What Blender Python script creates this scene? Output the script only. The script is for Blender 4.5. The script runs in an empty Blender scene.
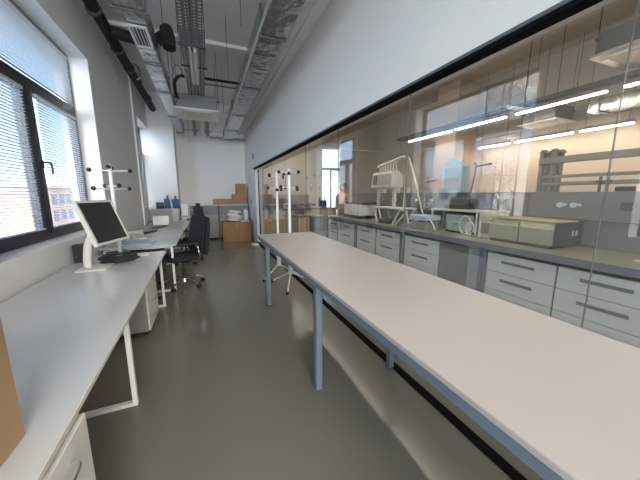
import bpy, bmesh, math, random
from mathutils import Vector, Matrix
random.seed(7)
C = bpy.context.scene.collection
PI = math.pi
def R(a): return math.radians(a)

# ------------------------------------------------------------ materials
MATS = {}
def mat(name, col, rough=.5, metal=0.0, noise=0.0, nscale=8, bump=0.0, bscale=40, spec=.5, coat=0, emit=0, bstretch=(1,1,1)):
    if name in MATS: return MATS[name]
    m = bpy.data.materials.new(name); m.use_nodes = True
    nt = m.node_tree; b = nt.nodes['Principled BSDF']
    b.inputs['Base Color'].default_value = (*col, 1)
    b.inputs['Roughness'].default_value = rough
    b.inputs['Metallic'].default_value = metal
    b.inputs['Specular IOR Level'].default_value = spec
    if coat: b.inputs['Coat Weight'].default_value = coat
    tc = nt.nodes.new('ShaderNodeTexCoord')
    if noise:
        n = nt.nodes.new('ShaderNodeTexNoise'); n.inputs['Scale'].default_value = nscale; n.inputs['Detail'].default_value = 4
        nt.links.new(tc.outputs['Object'], n.inputs['Vector'])
        mx = nt.nodes.new('ShaderNodeMix'); mx.data_type = 'RGBA'
        mx.inputs['A'].default_value = (*[c*(1-noise) for c in col], 1)
        mx.inputs['B'].default_value = (*[min(1, c*(1+noise)) for c in col], 1)
        nt.links.new(n.outputs['Fac'], mx.inputs['Factor'])
        nt.links.new(mx.outputs['Result'], b.inputs['Base Color'])
    if bump:
        n2 = nt.nodes.new('ShaderNodeTexNoise'); n2.inputs['Scale'].default_value = bscale; n2.inputs['Detail'].default_value = 3
        mp = nt.nodes.new('ShaderNodeMapping'); mp.inputs['Scale'].default_value = bstretch
        nt.links.new(tc.outputs['Object'], mp.inputs['Vector']); nt.links.new(mp.outputs['Vector'], n2.inputs['Vector'])
        bp = nt.nodes.new('ShaderNodeBump'); bp.inputs['Strength'].default_value = bump; bp.inputs['Distance'].default_value = .02
        nt.links.new(n2.outputs['Fac'], bp.inputs['Height']); nt.links.new(bp.outputs['Normal'], b.inputs['Normal'])
    if emit:
        b.inputs['Emission Color'].default_value = (*col, 1); b.inputs['Emission Strength'].default_value = emit
    MATS[name] = m
    return m

def glassmat(name, tint, f0):
    m = bpy.data.materials.new(name); m.use_nodes = True
    nt = m.node_tree; nt.nodes.clear()
    out = nt.nodes.new('ShaderNodeOutputMaterial'); mix = nt.nodes.new('ShaderNodeMixShader')
    tr = nt.nodes.new('ShaderNodeBsdfTransparent'); tr.inputs['Color'].default_value = (*tint, 1)
    gl = nt.nodes.new('ShaderNodeBsdfGlossy'); gl.inputs['Roughness'].default_value = 0.0
    lw = nt.nodes.new('ShaderNodeLayerWeight'); lw.inputs['Blend'].default_value = .5
    pw = nt.nodes.new('ShaderNodeMath'); pw.operation = 'POWER'; pw.inputs[1].default_value = 5
    ma = nt.nodes.new('ShaderNodeMath'); ma.operation = 'MULTIPLY_ADD'; ma.inputs[1].default_value = 1-f0; ma.inputs[2].default_value = f0
    nt.links.new(lw.outputs['Facing'], pw.inputs[0]); nt.links.new(pw.outputs[0], ma.inputs[0]); nt.links.new(ma.outputs[0], mix.inputs[0])
    nt.links.new(tr.outputs[0], mix.inputs[1]); nt.links.new(gl.outputs[0], mix.inputs[2])
    nt.links.new(mix.outputs[0], out.inputs[0])
    MATS[name] = m
    return m

WHITE = mat('white_wall_paint', (.80, .79, .76), .75, noise=.03, nscale=3, bump=.05, bscale=60)
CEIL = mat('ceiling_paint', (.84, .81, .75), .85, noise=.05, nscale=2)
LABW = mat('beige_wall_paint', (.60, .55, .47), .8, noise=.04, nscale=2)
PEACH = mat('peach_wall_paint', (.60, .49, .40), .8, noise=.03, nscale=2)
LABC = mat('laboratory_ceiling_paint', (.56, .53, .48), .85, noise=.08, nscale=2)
FLOOR = mat('grey_green_epoxy', (.165, .165, .14), .2, noise=.06, nscale=1.5, spec=.5)
BLACK = mat('black_metal', (.012, .012, .013), .4)
MATTE = mat('matte_black_gasket', (.008, .008, .008), .95, spec=.05)
ANTH = mat('anthracite_frame', (.025, .028, .035), .35)
TGREY = mat('grey_anodised_trim', (.16, .16, .165), .35, metal=.3)
DESK = mat('pale_grey_laminate', (.52, .54, .545), .24, noise=.015, nscale=5)
DESKEDGE = mat('pale_edge_band', (.62, .58, .50), .4)
WMETAL = mat('white_powder_coat', (.75, .75, .73), .35)
TOP = mat('warm_white_laminate', (.43, .388, .362), .38, noise=.02, nscale=4)
BLUEG = mat('blue_grey_steel', (.16, .195, .25), .35, metal=.2)
BLUED = mat('dark_blue_grey_steel', (.15, .175, .22), .4, metal=.2)
FOIL = mat('silver_foil', (.44, .45, .45), .22, metal=1.0, noise=.25, nscale=9, bump=.7, bscale=5, bstretch=(1.4, 1.6, 1))
FOILP = mat('foil_highlight_pale', (.75, .75, .74), .35, metal=.7, noise=.1, nscale=25, bump=.6, bscale=30)  # paler foil carrying the painted highlight of the duct edge
GALV = mat('galvanised_steel', (.42, .43, .42), .42, metal=.8, noise=.15, nscale=20)
GALVD = mat('dull_galvanised_sheet', (.15, .155, .155), .5, metal=.3, noise=.15, nscale=20)
RUBBER = mat('black_foam_insulation', (.012, .012, .013), .75, noise=.3, nscale=12, bump=.3, bscale=25)
GREYP = mat('grey_plastic', (.30, .30, .30), .45)
DGREY = mat('dark_grey_plastic', (.06, .06, .06), .45)
SCREEN = mat('dark_screen', (.018, .018, .018), .28)
OFFW = mat('off_white_plastic', (.62, .61, .57), .4)
CREAM = mat('cream_plastic', (.62, .54, .42), .45)
CARD = mat('cardboard', (.36, .225, .125), .85, noise=.08, nscale=9)
CARDN = mat('brown_cardboard', (.29, .165, .08), .85, noise=.08, nscale=9)
TAPE = mat('parcel_tape', (.34, .21, .10), .3)
CHROME = mat('chrome', (.8, .8, .8), .12, metal=1)
FABRIC = mat('black_fabric', (.012, .012, .014), .9, bump=.2, bscale=150)
DRAWER = mat('pale_green_grey_drawer', (.68, .71, .68), .45)
CABG = mat('mid_grey_board', (.21, .205, .20), .5)
CABB = mat('pale_blue_grey_board', (.34, .39, .41), .5)
BENCH = mat('olive_bench_top', (.26, .27, .19), .3, noise=.12, nscale=20)
SERV = mat('service_panel_grey', (.145, .15, .155), .4)
RAIL = mat('rail_grey', (.20, .195, .17), .45)
HANDLE = mat('dark_handle', (.17, .175, .18), .4, metal=.4)
INSTR = mat('instrument_olive_grey', (.33, .34, .25), .45)
INSTRT = mat('instrument_tan_lid', (.58, .45, .28), .4)
WOODC = mat('cream_cabinet_board', (.55, .44, .28), .55)
BROWN = mat('brown_counter', (.13, .095, .06), .45)
BLUEP = mat('blue_plastic', (.02, .06, .22), .45)
LBLUE = mat('pale_blue_plastic', (.42, .56, .68), .4)
SLAT = mat('blind_slat_white', (.60, .63, .66), .45)
PARTP = mat('grey_office_panel', (.33, .34, .33), .6)
PARTD = mat('darker_office_panel', (.22, .23, .23), .6)
SKIN = mat('skin', (.42, .22, .15), .55)
HAIR = mat('dark_hair', (.02, .014, .01), .6)
SHIRT = mat('pink_shirt', (.40, .27, .27), .8)
TROUS = mat('dark_trousers', (.03, .03, .04), .8)
LAMPW = mat('warm_lamp_diffuser_dim', (1.0, .89, .74), .4, emit=9)
LAMP = mat('warm_lamp_diffuser', (1.0, .89, .74), .4, emit=12)
TUBEOFF = mat('frosted_lamp_cover', (.62, .62, .58), .3)
CONC = mat('outside_concrete', (.38, .36, .34), .9, noise=.1, nscale=.5)
BRICK = mat('outside_brick', (.36, .22, .17), .9, noise=.15, nscale=.7)
PALEB = mat('outside_pale_render', (.55, .52, .46), .9, noise=.1, nscale=.5)
DGLASS = mat('outside_dark_windows', (.05, .07, .10), .1)
GROUND = mat('outside_asphalt', (.12, .12, .12), .9, noise=.2, nscale=.3)
MAST = mat('mast_steel', (.10, .11, .13), .5)
GLASS = glassmat('partition_glass', (.97, .975, .97), .105)
WGLASS = glassmat('window_glass', (.98, .985, .99), .04)
CASEG = glassmat('clear_acrylic', (.93, .95, .96), .04)

# ------------------------------------------------------------ mesh builder
class MB:
    def __init__(s): s.bm = bmesh.new()
    def box(s, x0, x1, y0, y1, z0, z1, bev=0, mtx=None, seg=1):
        r = bmesh.ops.create_cube(s.bm, size=1)
        v = r['verts']
        M = Matrix.Translation(((x0+x1)/2, (y0+y1)/2, (z0+z1)/2)) @ Matrix.Diagonal((abs(x1-x0), abs(y1-y0), abs(z1-z0), 1))
        bmesh.ops.transform(s.bm, matrix=M, verts=v)
        if bev:
            es = list({e for w in v for e in w.link_edges})
            o = bmesh.ops.bevel(s.bm, geom=es, offset=bev, segments=seg, affect='EDGES', profile=.5)
            v = list({w for f in o['faces'] for w in f.verts} | {w for w in v if w.is_valid})
        if mtx is not None: bmesh.ops.transform(s.bm, matrix=mtx, verts=v)
        return s
    def cyl(s, a, b, r, r2=None, n=14, caps=True):
        a = Vector(a); b = Vector(b); d = b-a
        o = bmesh.ops.create_cone(s.bm, cap_ends=caps, segments=n, radius1=r, radius2=r if r2 is None else r2, depth=d.length)
        M = Matrix.Translation((a+b)/2) @ d.to_track_quat('Z', 'Y').to_matrix().to_4x4()
        bmesh.ops.transform(s.bm, matrix=M, verts=o['verts'])
        return s
    def ball(s, c, r, sc=(1, 1, 1), n=12):
        o = bmesh.ops.create_uvsphere(s.bm, u_segments=n, v_segments=max(6, n*2//3), radius=r)
        bmesh.ops.transform(s.bm, matrix=Matrix.Translation(c) @ Matrix.Diagonal((*sc, 1)), verts=o['verts'])
        return s
    def tube(s, pts, r, n=8, smooth=True, closed=False):
        P = [Vector(p) for p in pts]
        if smooth and len(P) > 2:
            Q = []
            m = len(P)
            for i in range(m-1):
                p0 = P[max(i-1, 0)]; p1 = P[i]; p2 = P[i+1]; p3 = P[min(i+2, m-1)]
                for k in range(6):
                    t = k/6
                    Q.append(.5*((2*p1)+(-p0+p2)*t+(2*p0-5*p1+4*p2-p3)*t*t+(-p0+3*p1-3*p2+p3)*t**3))
            Q.append(P[-1]); P = Q
        rings = []
        up = Vector((0, 0, 1))
        for i, p in enumerate(P):
            d = (P[min(i+1, len(P)-1)]-P[max(i-1, 0)]).normalized()
            u = d.cross(up)
            if u.length < 1e-3: u = d.cross(Vector((0, 1, 0)))
            u.normalize(); w = u.cross(d).normalized()
            rings.append([s.bm.verts.new(p+(u*math.cos(2*PI*k/n)+w*math.sin(2*PI*k/n))*r) for k in range(n)])
        for a, b in zip(rings, rings[1:]):
            for k in range(n): s.bm.faces.new((a[k], a[(k+1) % n], b[(k+1) % n], b[k]))
        s.bm.faces.new(rings[0][::-1]); s.bm.faces.new(rings[-1])
        return s
    def prism(s, prof, a0, a1, axis='x'):
        def P(u, v, w): return {'x': (w, u, v), 'y': (u, w, v), 'z': (u, v, w)}[axis]
        A = [s.bm.verts.new(P(u, v, a0)) for u, v in prof]; B = [s.bm.verts.new(P(u, v, a1)) for u, v in prof]
        n = len(prof)
        s.bm.faces.new(A); s.bm.faces.new(B[::-1])
        for i in range(n): s.bm.faces.new((A[i], B[i], B[(i+1) % n], A[(i+1) % n]))
        return s
    def tf(s, M):
        bmesh.ops.transform(s.bm, matrix=M, verts=s.bm.verts[:]); return s
    def build(s, name, m, parent=None, smooth=False, label=None):
        bmesh.ops.recalc_face_normals(s.bm, faces=s.bm.faces[:])
        me = bpy.data.meshes.new(name); s.bm.to_mesh(me); s.bm.free()
        me.materials.append(m)
        if smooth:
            for p in me.polygons: p.use_smooth = True
            me.set_sharp_from_angle(angle=R(40))
        o = bpy.data.objects.new(name, me); C.objects.link(o)
        if parent is not None: o.parent = parent
        if label: o['label'] = label
        return o
def B(x0, x1, y0, y1, z0, z1, bev=0): return MB().box(x0, x1, y0, y1, z0, z1, bev)
def tag(o, label, cat, group=None, kind=None):
    o['label'] = label; o['category'] = cat
    if group: o['group'] = group
    if kind: o['kind'] = kind
    return o
def thing(name, label, cat, loc=(0, 0, 0), rz=0, group=None):
    o = bpy.data.objects.new(name, None); C.objects.link(o); o.empty_display_size = .05
    o.location = loc; o.rotation_euler = (0, 0, rz)
    return tag(o, label, cat, group)
def struct(name, mb, m, parent=None):
    o = mb.build(name, m, parent)
    if parent is None: o['kind'] = 'structure'
    return o
def sempty(name, loc=(0, 0, 0)):
    o = bpy.data.objects.new(name, None); C.objects.link(o); o.location = loc; o['kind'] = 'structure'; return o
KIDS = {}
def dup(root, loc, rz=None, label=None, group=None):
    r = root.copy(); C.objects.link(r); r.location = loc
    if rz is not None: r.rotation_euler = (0, 0, rz)
    if label: r['label'] = label
    if group: r['group'] = group
    for ch in list(root.children):
        c = ch.copy(); C.objects.link(c); c.parent = r
        for g in ch.children:
            d = g.copy(); C.objects.link(d); d.parent = c
    return r

ZC = 4.4
XG = 1.56
# ------------------------------------------------------------ shell
struct('floor', B(-1.85, 7.2, -3.6, 10.5, -.15, 0), FLOOR)
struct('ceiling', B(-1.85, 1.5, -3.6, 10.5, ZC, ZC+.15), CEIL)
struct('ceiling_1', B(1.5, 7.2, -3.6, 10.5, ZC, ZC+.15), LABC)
WIN = [(-1.15, 1.48), (2.66, 5.15), (7.98, 9.6)]
wl = MB()
ZS, ZT = 1.0, 3.38
wl.box(-1.80, -1.41, -3.6, 10.5, 0, ZS)
wl.box(-1.80, -1.41, -3.6, 10.5, ZT, ZC)
ys = [-3.6] + [v for w in WIN for v in w] + [10.5]
for a, b in zip(ys[0::2], ys[1::2]): wl.box(-1.80, -1.41, a, b, ZS, ZT)
struct('wall_left', wl, WHITE)
struct('wall_left_rib', B(-1.41, -1.375, 7.70, 7.97, 0, ZC), WHITE)
struct('wall_left_pier', B(-1.41, -.76, 9.6, 10.3, 0, ZC), WHITE)
struct('wall_back', B(-1.8, 1.5, 10.3, 10.5, 0, ZC), WHITE)
wr = MB()
wr.box(1.40, 1.60, -3.6, 10.3, 2.28, ZC); wr.box(1.40, 1.60, 8.60, 10.3, 0, 2.28)
struct('wall_right', wr, WHITE)
wf = MB()
wf.box(-1.8, 7.2, -3.6, -3.45, 0, .5); wf.box(-1.8, 7.2, -3.6, -3.45, 4.2, ZC)
for x0, x1 in ((-1.8, -1.3), (1.25, 7.2)): wf.box(x0, x1, -3.6, -3.45, .5, 4.2)
struct('wall_front', wf, WHITE)
for nm, x0, x1 in (('window_6', -1.3, 1.25),):  # unseen window added behind the camera to let in fill daylight
    w = sempty(nm, ((x0+x1)/2, -3.55, .5)); hw = (x1-x0)/2
    fr = MB()
    for a, b, z0, z1 in ((-hw, hw, 0, .06), (-hw, hw, 3.64, 3.7), (-hw, -hw+.06, .06, 3.64), (hw-.06, hw, .06, 3.64), (-.03, .03, .06, 3.64)): fr.box(a, b, -.03, .03, z0, z1)
    fr.build('window_frame', ANTH, w)
    B(-hw+.06, hw-.06, -.004, .004, .06, 3.64).build('pane', WGLASS, w)
# bulkhead running along the right wall under the ceiling, beams across
bk = MB()
bk.prism([(1.40, 3.56), (1.40, ZC), (1.12, ZC), (1.12, 3.72), (1.14, 3.64), (1.19, 3.58), (1.27, 3.56)], -3.45, 10.3, 'y')
struct('trim_1', bk, WHITE)
struct('trim_2', B(-1.41, 1.12, 6.1, 6.5, 4.34, ZC), CEIL)
struct('trim_3', B(-1.41, 1.12, 2.2, 2.6, 4.34, ZC), CEIL)
struct('trim_4', B(-.76, 1.12, 10.0, 10.3, 3.55, ZC), WHITE)
# laboratory behind the glass
lw = MB()
lw.box(1.6, 4.35, 10.3, 10.5, 0, ZC); lw.box(5.30, 7.2, 10.3, 10.5, 0, ZC)
lw.box(4.35, 5.30, 10.3, 10.5, 3.35, ZC)
struct('wall_far', lw, LABW)
struct('wall_far_pier', B(3.72, 4.33, 10.05, 10.3, 0, ZC), WHITE)
struct('wall_side', B(7.05, 7.2, -3.45, 10.3, 0, ZC), PEACH)
struct('wall_side_pier', B(6.2, 7.05, 5.5, 6.2, 0, ZC), PEACH)
struct('wall_side_band', B(6.98, 7.05, -3.45, 10.3, 2.95, ZC), LABC)
w = sempty('window_5', (4.82, 10.35, 0))
fr = MB()
for x0, x1, z0, z1 in ((-.47, .48, .0, .08), (-.47, .48, 3.27, 3.35), (-.47, -.39, .08, 3.27), (.40, .48, .08, 3.27), (-.39, .40, 2.45, 2.56), (-.03, .04, .08, 2.45)):
    fr.box(x0, x1, -.05, .03, z0, z1)
fr.build('window_frame', OFFW, w)
B(-.39, .40, -.01, 0, .08, 3.27).build('pane', WGLASS, w)

# ------------------------------------------------------------ glazed partition
gp = sempty('window_4', (XG, 0, 0))
f = MB()
f.box(-.16, -.1552, -3.45, 8.60, 2.262, 2.279)
f.build('head_trim', TGREY, gp)
f = MB(); f.box(-.155, -.08, -3.45, 8.60, 2.242, 2.279); f.box(-.02, .03, 8.57, 8.60, .03, 2.241); f.build('head_channel', MATTE, gp)
f = MB(); f.box(-.16, -.10, 8.56, 8.60, 0, 2.241); f.build('end_post', BLUEG, gp)
f = MB(); f.box(-.15, -.085, -3.45, 8.56, 0, .012); f.build('floor_channel', MATTE, gp)
ybs = [-3.45, -1.95, -.70, .60, 1.85, 3.12, 4.30, 5.55, 6.80, 8.57]
for a, b in zip(ybs, ybs[1:]):
    B(-.005, .005, a+.002, b-.002, .001, 2.279).build('pane', GLASS, gp)
f = MB()
for y in ybs[1:-1]: f.box(-.006, .006, y-.001, y+.001, .001, 2.279)
f.build('silicone_joint', TGREY, gp)

# ------------------------------------------------------------ outside windows with blinds
def blind(x, y0, y1, z0, z1, label, group, tilt=-18):
    t = thing('venetian_blind', label, 'blind', (x, (y0+y1)/2, z0), 0, group)
    hw = (y1-y0)/2; h = z1-z0
    MB().box(-.015, .015, -hw, hw, h-.03, h, .003).build('head_rail', SLAT, t)
    s = MB(); z = .04; k = 0
    while z < h-.035:
        M = Matrix.Translation((0, 0, z)) @ Matrix.Rotation(R(tilt), 4, 'Y')
        s.box(-.0125, .0125, -hw+.01, hw-.01, -.0006, .0006, 0, M)
        z += .030
    s.build('slats', SLAT, t)
    MB().box(-.012, .012, -hw, hw, 0, .014, .003).build('bottom_rail', SLAT, t)
    for y in (-hw+.15, hw-.15):
        c = MB().box(-.0155, -.0135, y-.0012, y+.0012, .0, h).box(.0135, .0155, y-.0012, y+.0012, .0, h).box(-.0155, .0155, y-.0012, y+.0012, -.002, .0)
        c.build('ladder_cord', SLAT, t)
    return t
XW = -1.66
WN = ['window beside the near end of the long desk', 'big window left of the white monitor', 'narrow far window next to the back pier']
for i, (a, b) in enumerate(WIN):
    w = sempty('window_%d' % (i+1), (XW, (a+b)/2, ZS))
    hw = (b-a)/2; H = ZT-ZS; zt = 1.66
    f = MB()
    f.box(-.04, .03, -hw, hw, 0, .06); f.box(-.04, .03, -hw, hw, H-.05, H); f.box(-.04, .03, -hw, -hw+.05, .06, H-.05); f.box(-.04, .03, hw-.05, hw, .06, H-.05)
    f.box(-.04, .03, -hw+.05, hw-.05, zt-.045, zt+.045)
    f.box(-.04, .03, -.05, .05, .06, zt-.045)
    f.build('window_frame', ANTH, w)
    for s_ in (-1, 1):
        g = MB(); y0, y1 = sorted((s_*.05, s_*(hw-.05)))
        g.box(-.03, .045, y0, y1, .06, .12); g.box(-.03, .045, y0, y1, zt-.105, zt-.045)
        g.box(-.03, .045, y0, y0+.055, .12, zt-.105); g.box(-.03, .045, y1-.055, y1, .12, zt-.105)
        sa = g.build('sash', ANTH, w)
        B(-.004, .004, y0+.055, y1-.055, .12, zt-.105).build('pane', WGLASS, sa)
    B(-.004, .004, -hw+.05, hw-.05, zt+.045, H-.05).build('pane', WGLASS, w)
    h = MB(); h.box(.045, .06, .06, .09, .78, .86, .004); h.cyl((.06, .075, .84), (.10, .075, .84), .009); h.tube([(.10, .075, .84), (.105, .10, .838), (.105, .13, .82), (.105, .135, .72)], .010)
    h.build('window_handle', BLACK, w, True)
    cy = (a+b)/2
    if i < 2:
        blind(XW+.062, a+.115, cy-.115, ZS+.125, ZS+zt-.11, 'slatted blind, nearer tall sash, ' + WN[i], 'window blinds')
        blind(XW+.062, cy+.115, b-.115, ZS+.125, ZS+zt-.11, 'slatted blind, farther tall sash, ' + WN[i], 'window blinds')
        blind(XW+.05, a+.06, b-.10, ZS+zt+.05, H+ZS-.055, 'wide slatted blind, top light, ' + WN[i], 'window blinds', -6)
    else:
        blind(XW+.062, a+.12, b-.12, ZS+.125, ZS+zt-.11, 'white slatted blind in the ' + WN[i], 'window blinds')

# ------------------------------------------------------------ long lab table
XT0, XT1 = .69, 1.542
t = thing('laboratory_table', 'long table with pinkish white top on blue-grey square legs beside the glass', 'table', ((XT0+XT1)/2, 2.06, 0))
cx = (XT0+XT1)/2; W = (XT1-XT0)/2
for y0, y1 in ((0.002, 2.0), (-2.0, -.002), (-4.0, -2.003)):
    MB().box(-W, W, y0, y1, .876, .90, .003).build('tabletop', TOP, t)
f = MB()
f.box(-W+.002, -W+.042, -4.0, 2.0, .836, .875, .002); f.box(W-.042, W-.002, -4.0, 2.0, .836, .875, .002)
for y in (1.97, -.3, -2.06, -3.97): f.box(-W+.043, W-.043, y-.02, y+.02, .836, .8755)
f.build('frame', BLUEG, t)
for y in (1.44, -.315, -2.06):
    for x in (-W+.004, W-.168):
        MB().box(x, x+.05, y-.025, y+.025, .004, .836, .004).build('leg', BLUEG, t)
f = MB()
# ------------------------------------------------------------ office desks along the left wall
def desk(name, y0, y1, x0, x1, label, loops, group='white desks along the window wall'):
    t = thing(name, label, 'desk', ((x0+x1)/2, (y0+y1)/2, 0), 0, group)
    w_, l_ = (x1-x0)/2, (y1-y0)/2
    MB().box(-w_, w_, -l_, l_, .724, .745, .002).build('desktop', DESK, t)
    e = MB().box(w_-.001, w_+.002, -l_, l_, .725, .744); e.build('edge_band', DESKEDGE, t)
    f = MB()
    for xr in (-w_+.08, w_-.13): MB().box(xr, xr+.03, -l_+.05, l_-.05, .69, .7235).build('rail', WMETAL, t)
    for y in loops:
        y -= (y0+y1)/2; q = MB()
        q.box(-w_+.03, w_-.05, y-.02, y+.02, .002, .03, .003); q.box(-w_+.03, w_-.05, y-.02, y+.02, .693, .7235, .003)
        q.box(w_-.08, w_-.05, y-.02, y+.02, .03, .693, .003); q.box(-w_+.03, -w_+.06, y-.02, y+.02, .03, .693, .003)
        q.build('leg_loop', WMETAL, t)
    return t
desk('desk', -.3, 4.10, -1.355, -.487, 'long pale desk under the window with the white monitor on it', (-.1, 2.10, 3.98)).rotation_euler = (0, 0, R(1.15))
desk('desk', 4.56, 6.62, -1.40, -.455, 'white desk behind the gap after the monitor, beside the first black chair', (4.63, 6.5))
desk('desk', 6.64, 8.44, -1.40, -.43, 'farther white desk with the silver laptop, beside the second black chair', (6.75, 8.35))
desk('desk', 8.75, 9.55, -.74, .02, 'small shelf-like white desk at the back pier carrying the wire rack', (8.85, 9.45), None)

def pedestal(loc, label, side, front, w_=.42, d=.55, h=.60):
    t = thing('drawer_pedestal', label, 'drawer unit', loc, 0, 'drawer pedestals under the desks')
    MB().box(-w_/2*1.0, w_/2-.02, -d/2, d/2, .06, h, .002).build('body', side, t)
    for k, (z0, z1) in enumerate(((.07, .235), (.24, .405), (.41, h-.005))):
        dr = MB().box(w_/2-.019, w_/2, -d/2, d/2, z0, z1, .002).build('drawer', front, t)
        q = MB(); q.tube([(w_/2, -.07, z1-.065), (w_/2+.028, -.055, z1-.065), (w_/2+.034, 0, z1-.065), (w_/2+.028, .055, z1-.065), (w_/2, .07, z1-.065)], .005, 8)
        q.build('handle', CHROME, dr, True)
    for x in (-w_/2+.05, w_/2-.06):
        for y in (-d/2+.06, d/2-.06):
            MB().cyl((x, y-.012, .028), (x, y+.012, .028), .027).box(x-.015, x+.015, y-.016, y+.016, .035, .06).build('caster', BLACK, t)
    return t
pedestal((-.83, 3.44, 0), 'grey-sided white-fronted pedestal under the monitor end of the desk', CABG, OFFW)
pedestal((-.668, .93, 0), 'white pedestal with curved chrome handle under the near desk corner', OFFW, OFFW, d=.42, h=.71)
pedestal((-.95, 5.3, 0), 'dark pedestal under the desk beyond the monitor', DGREY, DGREY)
# ------------------------------------------------------------ monitor
mo = thing('computer_monitor', 'white square-ish flat monitor with dark screen on the long desk', 'monitor', (-1.08, 3.34, .745))
mo_c = Vector((-.957+1.08, 3.355-3.34, 1.224-.745))
Mm = Matrix.Translation(mo_c) @ Matrix.Rotation(R(-17.7+90), 4, 'Z') @ Matrix.Rotation(R(-19.5), 4, 'X')
# local frame: screen faces local -Y
def mt(mb): return mb.tf(Mm)
mw, mh = .25, .225
q = MB(); q.box(-mw, mw, -.012, .025, mh-.024, mh, .004); q.box(-mw, mw, -.012, .025, -mh, -mh+.026, .004); q.box(-mw, -mw+.022, -.012, .025, -mh+.026, mh-.024); q.box(mw-.022, mw, -.012, .025, -mh+.026, mh-.024)
mt(q).build('bezel', OFFW, mo)
q = MB(); q.box(-mw+.022, mw-.022, -.004, .006, -mh+.026, mh-.024); mt(q).build('screen', SCREEN, mo)
q = MB(); q.box(-mw+.03, mw-.03, .025, .055, -mh+.03, mh-.03, .015); q.box(-.12, .12, .055, .075, -.12, .10, .01); mt(q).build('back_shell', OFFW, mo)
q = MB(); q.tube([(-.06, .03, .02), (-.055, .025, .12), (-.03, .02, .25), (.02, .02, .36), (.09, .02, .44)], .036, 10); q.build('stand_neck', OFFW, mo, True)
q = MB(); q.box(-.13, .12, -.10, .16, 0, .016, .006); q.build('stand_foot', OFFW, mo)
# screen faces -Y rotated: normal (-sin,..) handled above
kb = MB(); kb.box(-.21, .21, -.07, .07, 0, .018, .004); kb = kb.build('keyboard', OFFW)
tag(kb, 'off-white keyboard lying behind the tangled black cables right of the monitor foot', 'keyboard'); kb.location = (-.90, 3.84, .7455); kb.rotation_euler = (0, 0, R(25))
cb = MB()
rnd = random.Random(3)
for k in range(5):
    pts = []
    for j in range(12):
        a = j*1.0+k
        pts.append((.15*math.cos(a)*(.6+.6*rnd.random()), .10*math.sin(a)*(.6+.6*rnd.random()), .012+.011*k+.012*rnd.random()))
    cb.tube(pts, .0075, 6)
cb = cb.build('cable_bundle', BLACK, smooth=True); tag(cb, 'coiled black cables heaped at the foot of the white monitor', 'cable'); cb.location = (-.93, 3.60, .7455); cb.scale = (1.15, 1.15, 1.3)
sp = thing('desktop_speaker', 'small black box with white ring cable against the wall behind the monitor', 'speaker', (-1.33, 3.78, .745))
MB().box(-.05, .05, -.06, .06, 0, .20, .004).build('cabinet', BLACK, sp)
q = MB(); q.tube([(.06+.0*a, -.05+.035*math.cos(a*PI/6), .07+.05*math.sin(a*PI/6)) for a in range(13)], .008, 6, False); q.build('cable', OFFW, sp, True)
# cardboard box on the near desk
cbx = thing('cardboard_box', 'tall plain cardboard box standing on the near end of the long desk', 'box', (-.775, .72, .745))
MB().box(-.20, .20, -.33, .33, 0, .47, .003).build('carton', CARD, cbx)
MB().box(-.18, .18, -.33, .33, .4705, .473).build('flap', CARD, cbx)
q = MB(); q.box(-.025, .025, -.331, .331, .4735, .4745); q.build('tape', TAPE, cbx)

# ------------------------------------------------------------ coat racks
def coat_rack(label, loc, rz):
    t = thing('coat_rack', label, 'coat rack', loc, rz, 'white coat racks')
    MB().cyl((0, 0, .26), (0, 0, 1.86), .0225, n=16).ball((0, 0, 1.86), .0225).build('pole', WMETAL, t, True)
    MB().cyl((0, 0, .2), (0, 0, .40), .031, n=16).build('sleeve', WMETAL, t, True)
    for k in range(3):
        a = k*2*PI/3
        c_, s_ = math.cos(a), math.sin(a)
        l = MB().tube([(.03*c_, .03*s_, .34), (.035*c_, .035*s_, .24), (.07*c_, .07*s_, .20), (.39*c_, .39*s_, .03)], .011, 8)
        l = l.build('leg', WMETAL, t, True)
        MB().ball((.40*c_, .40*s_, .026), .026).build('rubber_foot', BLACK, l, True)
    for lvl, (z, off) in enumerate(((1.79, 0), (1.56, .6))):
        for k in range(4):
            a = off+k*PI/2+.15; L = .21 if k % 2 == 0 else .15
            c_, s_ = math.cos(a), math.sin(a); zz = z+(.035 if k % 2 else 0)
            p = MB().cyl((0, 0, zz), (L*c_, L*s_, zz+.01), .0075, n=8).build('peg', WMETAL, t, True)
            MB().ball((L*c_, L*s_, zz+.01), .027).build('knob', BLACK, p, True)
    return t
cr = coat_rack('white coat rack rising behind the white monitor, left of the room', (-1.10, 4.33, 0), 0)
dup(cr, (1.17, 4.73, 0), R(215), 'farther of the two white coat racks behind the long lab table')
dup(cr, (1.215, 4.13, 0), R(246), 'nearer and taller-looking of the two white coat racks behind the long lab table')

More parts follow.
